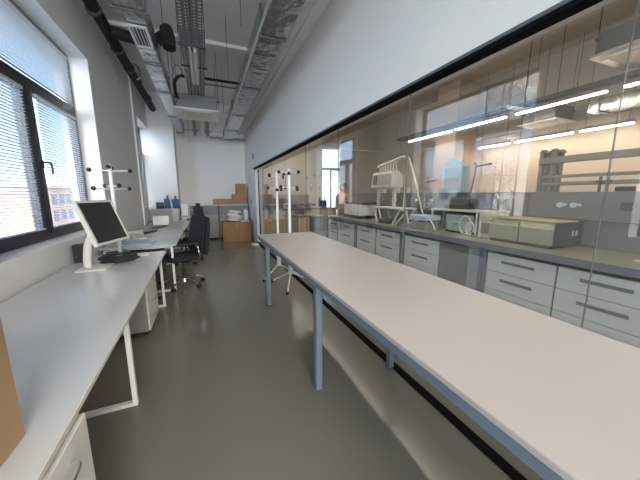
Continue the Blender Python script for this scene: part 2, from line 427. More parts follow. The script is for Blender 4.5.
# ------------------------------------------------------------ office chairs
def office_chair(label, loc, rz):
    t = thing('office_chair', label, 'chair', loc, rz, 'black swivel chairs at the desks')
    MB().cyl((0, 0, .07), (0, 0, .13), .045, .032).build('hub', CHROME, t, True)
    for k in range(5):
        a = k*2*PI/5+.3; c_, s_ = math.cos(a), math.sin(a)
        l = MB().tube([(.02*c_, .02*s_, .125), (.12*c_, .12*s_, .13), (.23*c_, .23*s_, .115), (.31*c_, .31*s_, .075)], .016, 8).build('base_arm', CHROME, t, True)
        MB().cyl((.31*c_-.028*s_, .31*s_+.028*c_, .03), (.31*c_+.028*s_, .31*s_-.028*c_, .03), .029).build('caster', BLACK, l, True)
    MB().cyl((0, 0, .13), (0, 0, .30), .027).cyl((0, 0, .30), (0, 0, .42), .015).build('gas_lift', BLACK, t, True)
    MB().box(-.12, .12, -.08, .08, .41, .45, .01).build('mechanism', BLACK, t)
    MB().box(-.25, .25, -.25, .24, .45, .53, .03, seg=3).build('seat', FABRIC, t, True)
    q = MB()
    for i in range(9):
        pass
    prof = [(.22, .56), (.245, .60), (.255, .75), (.285, .95), (.32, 1.10), (.345, 1.13), (.325, 1.14), (.295, 1.10), (.26, .95), (.225, .76), (.20, .60)]
    q.prism([(y, z) for y, z in prof], -.23, .23, 'x'); q.build('backrest', FABRIC, t, True)
    MB().tube([(0, .05, .44), (0, .24, .45), (0, .29, .55), (0, .28, .75)], .02).build('back_bracket', BLACK, t, True)
    MB().box(-.15, .15, .30, .335, 1.16, 1.30, .012, seg=2).tube([(0, .29, 1.08), (0, .32, 1.18)], .012, smooth=False).build('headrest', FABRIC, t, True)
    for s_ in (-1, 1):
        q = MB().tube([(s_*.24, .14, .47), (s_*.30, .14, .52), (s_*.30, .10, .70), (s_*.30, -.02, .72)], .013)
        a_ = q.build('armrest_post', CHROME, t, True)
        MB().box(s_*.30-.035, s_*.30+.035, -.16, .12, .715, .745, .01).build('arm_pad', BLACK, a_, True)
    return t
c1 = office_chair('black swivel chair with chrome star base, nearer to the camera', (-.40, 4.84, 0), R(-62))
MB().prism([(.255, .52), (.29, .50), (.34, .75), (.37, 1.02), (.36, 1.12), (.33, 1.13), (.30, .95)], -.27, .27, 'x').build('hanging_jacket', FABRIC, c1, True)
dup(c1, (-.46, 6.55, 0), R(-75), 'second black swivel chair, farther along the desk row')

# ------------------------------------------------------------ things on the farther desks
ph = thing('desk_phone', 'white device with handset on the near end of the second desk', 'phone', (-1.10, 5.45, .7455), R(20))
MB().prism([(-.12, 0), (.12, 0), (.12, .06), (-.12, .02)], -.10, .10, 'x').build('body', OFFW, ph)
MB().tube([(-.07, -.09, .035), (-.07, -.05, .068), (-.07, .05, .088), (-.07, .10, .075)], .018).build('handset', WMETAL, ph, True)
pj = thing('projector', 'low white box device standing behind the white handset on the second desk', 'projector', (-1.22, 5.80, .7455), R(10))
MB().box(-.13, .13, -.10, .10, .005, .10, .015, seg=2).build('body', OFFW, pj, True); MB().cyl((.05, -.10, .05), (.05, -.125, .05), .03).build('lens', LBLUE, pj, True)
ppr = tag(B(-.15, .15, -.21, .21, 0, .012).build('paper_pad', LBLUE), 'bluish sheets lying at the front edge of the second desk', 'paper'); ppr.location = (-1.0, 4.85, .7455); ppr.rotation_euler = (0, 0, R(85))
for lx, ly, nm, lb in ((-1.08, 6.25, 'black_keyboard', 'black keyboard lying on the second desk'), (-1.0, 7.1, 'black_keyboard', 'black keyboard on the third desk in front of the silver laptop')):
    q = MB().box(-.20, .20, -.07, .07, 0, .02, .004).build('keyboard', BLACK); tag(q, lb, 'keyboard'); q.location = (lx, ly, .7455); q.rotation_euler = (0, 0, R(70))
ms = MB().ball((0, 0, .012), .045, (.7, 1, .4)).build('computer_mouse', BLACK, smooth=True); tag(ms, 'black mouse between the keyboard and wall on the second desk', 'mouse'); ms.location = (-1.22, 6.05, .7455)
lp = thing('laptop', 'silver open laptop with its back to the room on the third desk', 'laptop', (-1.02, 7.62, .7455), R(180))
MB().box(-.17, .17, -.13, .11, 0, .018, .003).build('base', GREYP, lp)
MB().box(-.17, .17, .10, .115, .015, .235, .003, Matrix.Translation((0, .11, 0)) @ Matrix.Rotation(R(12), 4, 'X') @ Matrix.Translation((0, -.11, 0))).build('lid', GALV, lp)
m2 = thing('computer_monitor', 'grey monitor seen from behind at the left of the third desk', 'monitor', (-1.05, 8.0, .7455))
MB().box(-.26, .24, -.02, .02, .05, .36, .006).build('housing', GREYP, m2); MB().box(-.03, .03, -.005, .05, .01, .2).build('stand_neck', BLACK, m2); MB().box(-.12, .12, -.08, .1, 0, .012, .004).build('stand_foot', BLACK, m2)
MB().box(-.27, -.262, -.02, .02, .04, .37).build('edge', BLACK, m2)
# objects on the small desk at the pier / window sill
for k, (x, w_, h, m_, lb, nm) in enumerate(((-1.27, .20, .26, BLACK, 'black pouch at the wall end of the row of goods by the pier', 'black_pouch'), (-1.05, .20, .40, BLUEP, 'dark blue bottle with cap, left of the slim white tube', 'blue_bottle'), (-.84, .17, .38, BLUEP, 'dark blue bottle with cap, right of the slim white tube', 'blue_bottle'))):
    t = thing(nm, lb, 'bottle' if k else 'pouch', (x, 9.48, 1.06), 0)
    q = MB(); q.box(-w_/2, w_/2, -.05, .05, 0, h*.75, .015, seg=2); q.build('body', m_, t, True)
    if k: MB().cyl((0, 0, h*.75), (0, 0, h), .03).build('cap', m_, t, True)
t = MB().cyl((0, 0, 0), (-.06, 0, .50), .018).build('white_tube', WMETAL, smooth=True); tag(t, 'slim white tube leaning upright between the two blue bottles', 'tube'); t.location = (-.94, 9.39, 1.06)
t = thing('storage_cabinet', 'low white cabinet by the pier carrying the blue bottles', 'cabinet', (-1.08, 9.45, 0))
MB().box(-.32, .30, -.13, .14, .03, 1.06, .003).build('body', OFFW, t); MB().box(-.005, .005, -.132, -.131, .05, 1.04).build('door_gap', BLACK, t)
t = thing('paper_towel_dispenser', 'pale upright box on the small desk right of the blue bottles', 'box', (-.60, 9.35, .7455))
MB().box(-.10, .10, -.08, .08, 0, .46, .01).build('body', WMETAL, t); MB().box(-.07, .07, -.082, -.08, .05, .10).build('slot', GREYP, t)
t = thing('wire_rack', 'white wire rack standing on the back of the small desk', 'rack', (-.30, 9.33, .7455))
q = MB()
for x in (-.17, .17):
    for y in (-.1, .1): q.cyl((x, y, 0), (x, y, .52), .007, n=6)
for z in (.26, .51):
    q.box(-.17, .17, -.104, -.096, z-.006, z+.006); q.box(-.17, .17, .096, .104, z-.006, z+.006)
    for k in range(7): q.cyl((-.17+k*.0567, -.1, z), (-.17+k*.0567, .1, z), .004, n=5)
q.build('frame', WMETAL, t)
t = thing('paper_tray', 'flat white tray with dark base on the small desk under the wire rack', 'tray', (-.30, 9.0, .7455))
MB().box(-.24, .24, -.15, .15, 0, .04, .006).build('base', DGREY, t); MB().box(-.25, .25, -.16, .16, .04, .065, .006).build('lid', OFFW, t)

# ------------------------------------------------------------ back office cabinets and boxes
def back_cab(x0, x1, label):
    t = thing('filing_cabinet', label, 'cabinet', ((x0+x1)/2, 9.97, 0), 0, 'low grey cabinets at the back wall')
    h = (x1-x0)/2
    MB().box(-h+.02, h-.02, -.30, .30, .04, 1.12).build('body', PARTP, t)
    MB().box(-h+.03, h-.03, -.318, -.301, .06, .82, .002).build('door', PARTP, t)
    MB().box(-h+.03, h-.03, -.318, -.301, .83, 1.11, .002).build('upper_panel', PARTD, t, label='darker grey panel')
    MB().box(-h, h, -.33, .32, 1.12, 1.145, .002).build('top', OFFW, t)
    MB().box(-h+.001, -h+.019, -.32, -.28, 0, 1.12).box(h-.019, h-.001, -.32, -.28, 0, 1.12).build('post', BLACK, t)
    return t
back_cab(-.72, .385, 'grey cabinet at the back wall, left of the black post')
back_cab(.395, 1.385, 'grey cabinet at the back wall, behind the big brown carton')
def carton(loc, w_, d, h, label, m_=CARD, rz=0):
    t = thing('cardboard_box', label, 'box', loc, rz)
    MB().box(-w_/2, w_/2, -d/2, d/2, 0, h, .003).build('carton', m_, t)
    MB().box(-.025, .025, -d/2-.001, -d/2, h*.7, h-.003).box(-.025, .025, -d/2, d/2, h, h+.001).build('tape', TAPE, t)
    return t
carton((.56, 9.95, 1.146), .62, .36, .19, 'long low cardboard box on the grey cabinet')
carton((1.10, 9.93, 1.146), .46, .36, .34, 'lower cardboard box of the stack on the cabinet corner')
carton((1.17, 9.93, 1.488), .32, .32, .36, 'small cardboard box topmost in the stack near the corner', rz=.04)
bb = carton((.88, 9.18, 0), .86, .56, .62, 'big dark brown carton on the floor at the end of the aisle', CARDN)
t = MB(); rr = random.Random(5)
for k in range(7):
    M = Matrix.Translation((rr.uniform(-.05, .05), rr.uniform(-.05, .05), .015+.05*k)) @ Matrix.Rotation(rr.uniform(-.5, .5), 4, 'Z') @ Matrix.Rotation(rr.uniform(-.12, .12), 4, 'Y')
    t.box(-.21+.010*k, .21-.010*k, -.15, .15, -.012, .03, .008, M)
t = t.build('plastic_wrap_pile', WMETAL, smooth=True); tag(t, 'crumpled pile of white wrapping on top of the big brown carton', 'packaging'); t.location = (.84, 9.15, .635)
t = B(-.14, .14, -.1, .1, 0, .05, .01).build('blue_folder', LBLUE); tag(t, 'pale blue folded packet on the big brown carton, right of the white pile', 'folder'); t.location = (1.13, 8.99, .622)
t = thing('white_canister', 'white plastic canister at the right edge of the big brown carton', 'canister', (1.22, 9.30, .622))
MB().box(-.07, .07, -.07, .07, 0, .36, .02, seg=2).build('body', WMETAL, t, True); MB().cyl((0, 0, .36), (0, 0, .40), .03).build('cap', LBLUE, t, True)
# wall devices
t = thing('thermostat', 'small grey thermostat on the white wall above the glass corner', 'thermostat', (1.4, 8.42, 2.52))
MB().box(-.03, 0, -.08, .08, 0, .16, .004).build('housing', GREYP, t); MB().box(-.032, -.03, -.05, .05, .07, .13).build('display', TUBEOFF, t)
t = thing('light_switch', 'dark light switch on the white wall beside the glass corner', 'switch', (1.4, 9.1, 1.18))
MB().box(-.012, 0, -.045, .045, 0, .15, .003).build('plate', DGREY, t); MB().box(-.016, -.012, -.02, .02, .04, .11).build('rocker', GREYP, t)
t = MB().box(-.05, .0, -.05, .05, 0, .05, .008).build('reflection_block', WMETAL); tag(t, 'small white block standing for the bright reflection at the top corner of the glass partition', 'bracket'); t.location = (1.40, 8.50, 2.16)  # white block puts the bright reflection at the glass corner into a shape
t = tag(B(-.10, .10, -.14, .14, 0, .025, .01).build('folded_cloth', WMETAL), 'white cloth on the floor by the end of the glass partition', 'cloth'); t.location = (1.30, 8.1, 0)

# ------------------------------------------------------------ ceiling services
def foil_duct(label, x0, x1, z0, z1, y0, y1, flanges, group='foil wrapped ceiling ducts', wide=None):
    t = thing('air_duct', label, 'duct', ((x0+x1)/2, y0, z0), 0, group)
    w_ = (x1-x0)/2; h = z1-z0
    bm_ = bmesh.new()
    n = int((y1-y0)/.10); rr = random.Random(int(x0*100)); rings = []
    for i in range(n+1):
        y = (y1-y0)*i/n; e = .006*rr.random()
        e2 = .005*rr.random()
        ring = []
        for (u, v) in ((-1, 0), (-.5, 0), (0, 0), (.5, 0), (1, 0), (1, .5), (1, 1), (0, 1), (-1, 1), (-1, .5)):
            ring.append(bm_.verts.new((u*(w_-e*(abs(u))), y, h*v+(e2 if v == 0 else 0)+rr.uniform(-.003, .003))))
        rings.append(ring)
    for a, b in zip(rings, rings[1:]):
        for k in range(10): bm_.faces.new((a[k], a[(k+1) % 10], b[(k+1) % 10], b[k]))
    bm_.faces.new(rings[0][::-1]); bm_.faces.new(rings[-1])
    q = MB(); q.bm.free(); q.bm = bm_
    q.build('duct_body', FOIL, t)
    for y in flanges:
        y -= y0
        f = MB(); e = .014
        f.box(-w_-e, w_+e, y-.012, y+.012, -e, .0, .003); f.box(-w_-e, w_+e, y-.012, y+.012, h, h+e, .003)
        f.box(-w_-e, -w_, y-.012, y+.012, 0, h); f.box(w_, w_+e, y-.012, y+.012, 0, h)
        f.build('flange', GALVD, t)
        if round((y+y0)*100) in {round(v*100) for v in flanges[1::3]}: MB().cyl((w_+.008, y, h+.008), (w_+.008, y, ZC-z0-.001), .004, n=5).build('hanger_rod', DGREY, t)
    return t
dl = foil_duct('left foil duct with the white grille, running above the desks', -.66, -.455, 3.30, 3.56, 3.52, 9.8, (4.75, 5.9, 7.6, 9.4))
dl2 = foil_duct('wider near section of the left foil duct, at the top edge of the room view', -.70, -.41, 3.27, 3.62, .2, 3.50, (1.2, 3.45))
# grille under the left duct
g = thing('ventilation_grille', 'white slatted grille on the underside of the left foil duct', 'grille', (-.557, 4.0, 3.295), 0)
q = MB()
for a in ((-.10, .10, -.24, -.21), (-.10, .10, .21, .24), (-.10, -.075, -.21, .21), (.075, .10, -.21, .21)): q.box(a[0]*.92, a[1]*.92, a[2], a[3], -.02, 0)
q.build('frame', WMETAL, g); MB().box(-.075, .075, -.21, .21, -.006, -.004).build('opening', BLACK, g)
q = MB()
for k in range(4): q.box(-.052+k*.033, -.046+k*.033, -.21, .21, -.018, -.008)
q.build('louvres', WMETAL, g)
# pale wrapped panel on left duct
dr_ = foil_duct('right foil duct running down the room beside the white wall', .68, .96, 3.22, 3.52, -.5, 9.7, (1.6, 3.3, 4.9, 6.6, 8.2, 9.55))
q = MB().tube([(.675, -.5, 3.25), (.67, 3, 3.26), (.675, 9.6, 3.25)], .016, 8); q.build('edge_highlight_bead', FOILP, dr_, True).location = (-.82, .5, -3.22)  # pale bead stands in for the bright highlight along the duct's left edge
pc = tag(MB().tube([(1.22, -1, 3.50), (1.22, 2.6, 3.50), (1.19, 3.2, 3.46), (1.20, 5, 3.44), (1.2, 9.8, 3.44)], .014, 8).build('wall_conduit', OFFW, smooth=True), 'thin cream conduit between the right duct and the white wall', 'conduit')
# cable trays
def tray(label, x0, x1, z, y0, y1, rows, group='perforated cable trays'):
    t = thing('cable_tray', label, 'cable tray', ((x0+x1)/2, y0, z), 0, group)
    w_ = (x1-x0)/2; L = y1-y0; q = MB()
    for k in range(rows+1):
        x = -w_+k*2*w_/rows; q.box(max(x-.009, -w_), min(x+.009, w_), 0, L, 0, .002)
    n = int(L/.055)
    for i in range(n+1):
        y = i*L/n
        q.box(-w_, w_, max(y-.014, 0), min(y+.014, L), .0002, .0022)
    q.build('perforated_base', GALVD, t)
    q = MB().box(-w_-.002, -w_, 0, L, 0, .06).box(w_, w_+.002, 0, L, 0, .06); q.build('side_rail', GALVD, t)
    for y in [v*2.4+1.1 for v in range(int(L/2.4))]+[L-.03]:
        q = MB().box(-w_-.04, w_+.04, y-.018, y+.018, -.022, -.001)
        for s_ in (-1, 1): q.cyl((s_*(w_+.03), y, -.02), (s_*(w_+.03), y, ZC-z-.001), .004, n=5)
        q.build('hanger', DGREY, t)
    return t
tray('near perforated cable tray hanging over the aisle', -.14, .095, 3.30, .2, 4.0, 5)
tray('farther and higher perforated cable tray above the strip lamp', -.17, .13, 3.52, 4.05, 8.2, 5)
for k, (x, m_) in enumerate(((-.08, DGREY), (-.02, RUBBER), (.04, GREYP))):
    q = MB().tube([(x, .2, 3.32), (x+.01, 2, 3.325), (x-.01, 4.2, 3.325)], .012, 6).build('ceiling_cable', m_, smooth=True)
    tag(q, ['dark grey cable', 'black cable', 'light grey cable'][k] + ' lying in the near cable tray', 'cable', 'cables in the near tray')
# strip lamp (off)
sl = thing('strip_lamp', 'unlit white twin strip lamp hanging under the farther cable tray', 'ceiling lamp', (-.02, 5.0, 3.40))
MB().box(-.055, .055, -.65, .65, .03, .075, .008).build('housing', WMETAL, sl); 
for s_ in (-1, 1): MB().cyl((s_*.028, -.62, .02), (s_*.028, .62, .02), .022, n=12).build('tube', TUBEOFF, sl, True)
MB().cyl((0, -.5, .075), (0, -.5, .118), .004).cyl((0, .5, .075), (0, .5, .118), .004).build('hanger_rod', DGREY, sl)
# AC cassette
def cassette(label, loc, s_=.46):
    t = thing('air_conditioner', label, 'air conditioner', loc)
    MB().box(-s_+.05, s_-.05, -s_+.05, s_-.05, .035, .30, .01).build('housing', GALVD, t)
    MB().box(-s_, s_, -s_, s_, 0, .035, .01).build('panel', OFFW, t)
    MB().box(-s_*.55, s_*.55, -s_*.55, s_*.55, -.006, 0).build('intake_grille', CREAM, t)
    q = MB()
    for a in ((-.6, .6, -.88, -.72), (-.6, .6, .72, .88), (-.88, -.72, -.6, .6), (.72, .88, -.6, .6)): q.box(a[0]*s_, a[1]*s_, a[2]*s_, a[3]*s_, -.012, 0, .003)
    q.build('flap', TUBEOFF, t)
    for x in (-s_+.03, s_-.03):
        for y in (-s_+.06, s_-.06): MB().cyl((x, y, .036), (x, y, ZC-loc[2]-.001), .005, n=5).box(x-.02, x+.02, y-.02, y+.02, .2, .23).build('hanger_rod', DGREY, t)
    return t
cassette('ceiling cassette air conditioner with cream panel hanging over the aisle', (-.02, 6.75, 3.17), .43)
q = MB().tube([(-.36, 6.32, 3.36), (-.38, 6.15, 3.38), (-.38, 6.0, 3.52), (-.30, 5.95, 3.62), (-.2, 5.95, 3.64)], .028, 8).build('refrigerant_pipe', RUBBER, smooth=True); tag(q, 'black insulated hose curving up from the cassette air conditioner', 'pipe')
q = MB().tube([(-.36, 6.30, 3.30), (-.40, 6.15, 3.45), (-.40, 6.1, 3.72), (-.34, 6.1, 3.86), (-.26, 6.1, 3.82), (-.25, 6.1, 3.72), (-.34, 6.1, 3.68)], .014, 8).build('looped_hose', GREYP, smooth=True); tag(q, 'thin grey hose looped beside the cassette air conditioner', 'hose')
q = MB().cyl((.14, 6.72, 3.93), (1.12, 6.72, 3.93), .028).build('ceiling_pipe', RUBBER, smooth=True); tag(q, 'black pipe crossing below the ceiling to the right duct', 'pipe')
q = MB().cyl((.14, 6.72, 3.82), (1.12, 6.72, 3.82), .013).build('ceiling_pipe', DGREY, smooth=True); tag(q, 'thin dark pipe running just under the black crossing pipe', 'pipe')
q = MB().cyl((.25, 9.8, 3.30), (1.40, 9.8, 3.30), .04).build('ceiling_pipe', GREYP, smooth=True); tag(q, 'grey horizontal pipe at the back wall between the vertical pipes and right duct', 'pipe')
for x, m_, lb in ((-.16, GREYP, 'grey vertical pipe at the back, left of the white one'), (.05, WMETAL, 'white vertical pipe at the back between two grey ones'), (.22, GREYP, 'grey vertical pipe at the back, right of the white one')):
    q = MB().cyl((x, 9.8, 3.32), (x, 9.8, ZC-.002), .05 if m_ == GREYP else .07).cyl((x, 9.8, 3.45), (x, 9.8, 3.49), .085).build('vertical_pipe', m_, smooth=True); tag(q, lb, 'pipe')
# black insulated pipes on the left
bp_ = thing('insulated_pipe', 'thick black insulated pipe running along the top of the window wall', 'pipe', (-1.23, 0, 0))
q = MB().tube([(0, -1, 4.02), (0, 3, 4.02), (0, 5.6, 4.0), (0, 7.4, 3.96), (0, 9.58, 3.93)], .078, 14).build('pipe_run', RUBBER, bp_, True)
for y in (5.0, 6.1, 6.9, 7.6, 8.8, 9.6): MB().cyl((0, y, 3.98), (0, y+.05, 3.98), .094, n=16).build('collar', DGREY, bp_, True)
q = MB().tube([(.05, 5.6, 4.0), (.3, 5.6, 3.97), (.6, 5.5, 3.92), (.80, 5.2, 3.89), (.88, 5.0, 3.88)], .085, 14).build('branch', RUBBER, bp_, True)
q = MB().tube([(.86, 5.02, 3.92), (.89, 4.95, 3.76), (.89, 4.92, 3.62)], .088, 14).build('elbow', RUBBER, bp_, True)
MB().tube([(.09, 7.1, 3.84), (.14, 7.1, 3.9), (.15, 7.1, 4.02), (.1, 7.1, 4.12), (0, 7.1, 4.14)], .02).build('clamp', GALV, bp_, True)
for i, (x, y) in enumerate(((.52, 3.6), (.50, 5.2), (.55, 7.3), (-.36, 4.4), (.42, 8.8))):
    q = MB().cyl((x, y, 3.42 if i != 3 else 3.6), (x, y, ZC-.001), .0045, n=6).build('hanging_rod', DGREY); tag(q, 'thin dark threaded rod hanging from the ceiling ' + ['beside the near cable tray', 'left of the right duct, mid-room', 'behind the crossing pipes', 'between the left duct and cable tray', 'near the back wall'][i], 'rod', 'loose ceiling rods')
q = MB().cyl((-.32, 9.3, 3.0), (-.32, 9.3, ZC-.001), .005, n=6).build('hanging_wire', DGREY); tag(q, 'thin wire dangling near the back wall beside the left duct end', 'wire')

# ------------------------------------------------------------ laboratory bench behind the glass
XB = 3.14
def drawer_unit(y0, y1, label):
    t = thing('drawer_cabinet', label, 'cabinet', (XB+.02, (y0+y1)/2, 0), 0, 'pale drawer cabinets under the lab bench')
    h = (y1-y0)/2
    MB().box(.02, .55, -h, h, .10, .80).build('body', CABG, t)
    MB().box(.08, .5, -h+.02, h-.02, 0, .10).build('plinth', BLACK, t)
    for z0, z1 in ((.585, .795), (.36, .577), (.11, .352)):
        d_ = MB().box(0, .019, -h+.004, h-.004, z0, z1, .002).build('drawer', DRAWER, t)
        zz = z0+(z1-z0)*.62
        MB().box(-.022, -.012, -h*.48, h*.48, zz-.016, zz+.016, .003).box(-.014, 0, -h*.40, -h*.36, zz-.006, zz+.006).box(-.014, 0, h*.36, h*.40, zz-.006, zz+.006).build('handle', HANDLE, d_)
    return t
mods = [(-.84, .70), (.70, 2.24), (2.24, 3.76), (3.76, 5.38), (5.38, 6.95)]
for i, (a, b) in enumerate(mods):
    t = thing('laboratory_bench', ['bench section at the near right edge behind the glass', 'bench section carrying the beige spectrometer', 'bench section carrying tubes and the white tray', 'bench section carrying the white folding stand', 'farthest bench section carrying the white boxy instrument'][i], 'bench', (XB, (a+b)/2, 0), 0, 'laboratory bench sections')
    h = (b-a)/2
    MB().box(.012, .86, -h+.001, h-.001, .885, .905, .002).build('worktop', BENCH, t)
    MB().box(0, .011, -h+.001, h-.001, .835, .905, .002).box(.02, .06, -h+.05, h-.05, .83, .884).build('front_rail', BLUED, t)
    for y in (-h+.001, h-.046):
        MB().box(.002, .05, y, y+.045, 0, .834, .002).build('leg', BLUED, t)
        MB().box(.78, .83, y, y+.045, 0, .884, .002).build('leg', BLUED, t)
dlab = ['nearest behind the glass at the right edge', 'under the beige spectrometer, nearer of its pair', 'under the beige spectrometer, farther of its pair', 'left of the dark knee space', 'just beyond the post left of the knee space', 'second beyond the post left of the knee space', 'nearer of the pair at the far bench end', 'farthest of the row']
for (a, b), lb in zip(((-.06, .64), (.745, 1.465), (1.475, 2.19), (2.95, 3.70), (3.83, 4.56), (4.60, 5.32), (5.44, 6.15), (6.18, 6.89)), dlab):
    drawer_unit(a, b, 'pale three-drawer cabinet with dark bar handles, ' + lb)
t = thing('knee_space_panel', 'plain grey back panels closing the knee space under the bench', 'panel', (XB+.03, 2.62, 0))
MB().box(0, .02, -.15, .32, .1, .80, .002).build('panel', CABG, t); MB().box(.0, .02, -.325, -.155, .1, .80, .002).build('side_panel', CABB, t, label='pale blue-grey panel')
# service panel (media wall) on the bench
sv = thing('service_panel', 'long grey service panel with outlets standing on the back of the bench', 'panel', (4.02, 3.05, .905))
MB().box(-.06, .16, -3.85, 3.85, 0, .30, .004).build('lower_panel', SERV, sv)
MB().box(-.10, .16, -3.85, 3.85, .305, .62, .004).build('upper_panel', SERV, sv)
q = MB()
for y in (-2.3, -.81, .71, 2.33): q.box(-.103, -.10, y-.004, y+.004, .31, .615)
q.build('panel_joint', DGREY, sv)
def valve(y, m_):
    v = MB().cyl((-.10, y, .47), (-.16, y, .47), .022).cyl((-.13, y-.05, .47), (-.13, y+.03, .47), .014).build('gas_tap', OFFW, sv, True)
    MB().cyl((-.16, y, .47), (-.185, y, .47), .03, n=10).build('tap_knob', m_, v, True)
valve(1.86-3.05, LBLUE); valve(1.73-3.05, LBLUE)
for y in (3.9, 4.3, 4.9, 5.4): valve(y-3.05, DGREY)
for y in (1.33, 1.1):
    o_ = MB().box(-.115, -.10, y-3.05-.04, y-3.05+.04, .43, .51, .003).build('socket', DGREY, sv)
# rails with posts above the service panel
rk = thing('rail_rack', 'grey steel reagent rack of posts and long rails above the service panel', 'rack', (4.0, 2.18, 1.526))
q = MB()
for y in (0, -.12):
    q.box(-.03, .03, y-.02, y+.02, 0, .52); q.box(-.03+.14, .03+.14, y-.02, y+.02, 0, .52)
for z in (.08, .20, .32, .44): 
    q.cyl((-.03, -.13, z), (.15, .02, z+.05), .010, n=6); q.cyl((-.03, .02, z), (.15, -.13, z+.05), .010, n=6)
q.box(-.03, .17, -.16, .04, .48, .50)
q.build('post', RAIL, rk)
MB().box(-.05, -.02, -3.0, .02, .34, .42, .006).build('rail', RAIL, rk); MB().box(-.05, -.02, -3.0, -.04, .165, .20, .006).build('rail', RAIL, rk)
MB().box(-.05, -.02, -3.0, -.04, .075, .12, .006).build('rail', RAIL, rk)
MB().box(-.07, -.05, -.62, -.60, .0, .16).box(-.07, -.05, -.68, -.66, .0, .16).box(-.075, -.05, -.70, -.58, .10, .12).build('bracket', DGREY, rk)
t = tag(B(-.03, .03, -.07, .07, 0, .05, .008).build('black_holder', BLACK), 'small black holder on top of the service panel near the right edge', 'holder'); t.location = (3.97, 1.38, 1.526)
# spectrometer
s_ = thing('spectrometer', 'beige and olive benchtop spectrometer with tan lid, right part of bench', 'instrument', (3.67, 1.93, .905))
MB().prism([(-.36, .03), (-.36, .20), (-.33, .25), (-.27, .285), (.20, .285), (.20, .03)], -.28, .42, 'y').tf(Matrix.Identity(4)).build('housing', INSTR, s_) if False else None
q = MB(); q.prism([(-.24, .035), (-.25, .21), (-.225, .255), (-.17, .285), (.26, .285), (.26, .035)], -.26, .46, 'y'); q.build('housing', INSTR, s_)
q = MB(); q.box(-.25, .262, -.275, -.262, .035, .285, .002); q.box(.262, .27, -.26, .46, .035, .285); q.build('dark_side', DGREY, s_, label='dark side cover')
q = MB(); q.box(-.20, .24, .10, .42, .286, .303, .006); q.box(-.20, .24, -.24, .08, .286, .298, .006); q.build('lid', INSTRT, s_)
q = MB(); q.box(-.24, .24, -.24, .44, 0, .034); q.build('base', DGREY, s_)
q = MB(); q.box(-.256, -.244, .09, .096, .04, .26); q.box(-.12, .1, -.2765, -.276, .12, .12); q.build('seam', DGREY, s_)
q = MB(); q.box(.07, .11, -.278, -.2755, .13, .19); q.box(.14, .18, -.278, -.2755, .13, .19); q.build('side_label', OFFW, s_)
# white boxy instrument far
t = thing('benchtop_analyser', 'white boxy instrument with dark top and black base at the far bench end', 'instrument', (3.62, 5.98, .905))
MB().box(-.22, .28, -.36, .44, .07, .34, .012).build('housing', WMETAL, t); MB().box(-.235, .26, -.37, .45, 0, .069).build('base', BLACK, t); MB().box(-.17, .30, -.40, .42, .34, .40, .01).build('top_cover', DGREY, t)
MB().box(-.224, -.22, -.30, -.26, .12, .15).build('badge', DGREY, t)
# white folding stand
t = thing('folding_stand', 'white tube folding stand with slanted legs in mid-bench', 'stand', (3.55, 4.55, .905))
q = MB()
q.box(-.20, .20, -.45, .48, .30, .33, .006)
q.build('top', OFFW, t)
for pts in (((-.18, .44, .30), (-.18, .28, .0)), ((-.18, .12, .0), (-.18, .26, .30)), ((-.18, -.42, .30), (-.18, -.22, .0)), ((-.18, -.60, .28), (-.18, -.30, .0)), ((-.18, -.60, .28), (-.18, -.70, .0)), ((.17, .44, .30), (.17, .28, .0)), ((.17, -.42, .30), (.17, -.22, .0)), ((-.18, -.62, .28), (-.18, -.42, .31))):
    MB().tube(pts, .016, 8, False).build('leg', OFFW, t, True)
t = tag(B(-.07, .07, -.12, .12, 0, .10, .01).build('small_device', DGREY), 'small dark device on the bench under the white folding stand', 'device'); t.location = (3.42, 4.62, .905)
# canopy instrument (white slanted hood with screen)
t = thing('control_console', 'white slanted console with dark display standing above the mid-bench', 'instrument', (3.62, 4.90, 1.24))
MB().prism([(-.14, .40), (.14, .40), (.14, .62), (.02, .72), (-.10, .72)], -.35, .38, 'y').build('hood', OFFW, t)
M = Matrix.Translation((-.128, 0, .56)) @ Matrix.Rotation(R(7), 4, 'Y')
MB().box(-.012, -.002, -.29, .13, -.11, .11, 0, M).build('display', GREYP, t); MB().box(-.014, -.003, .17, .31, -.10, .10, 0, M).build('keypad', DGREY, t)
MB().box(-.03, .03, -.30, -.24, 0, .40).box(-.03, .03, .26, .30, 0, .40).build('post', OFFW, t)
q = MB()
q.cyl((0, .34, .86), (0, -.52, .98), .025)
for k in range(7): q.cyl((0, .25-k*.09, .72), (0, .25-k*.09, .87+.0125*k), .008, n=6)
q.build('bottle_rack', OFFW, t)
t = tag(MB().tube([(3.45, 4.05, 2.15), (3.45, 3.86, 1.75), (3.45, 3.68, 1.30), (3.45, 3.62, 1.16)], .014, 8).cyl((3.45, 4.05, 2.15), (3.6, 4.3, 1.5), .01).cyl((3.6, 4.3, 1.5), (3.6, 4.3, 1.24), .012).build('boom_arm', OFFW, smooth=True), 'long slanting white boom arm above the bench, left of the black clamp stand', 'arm')
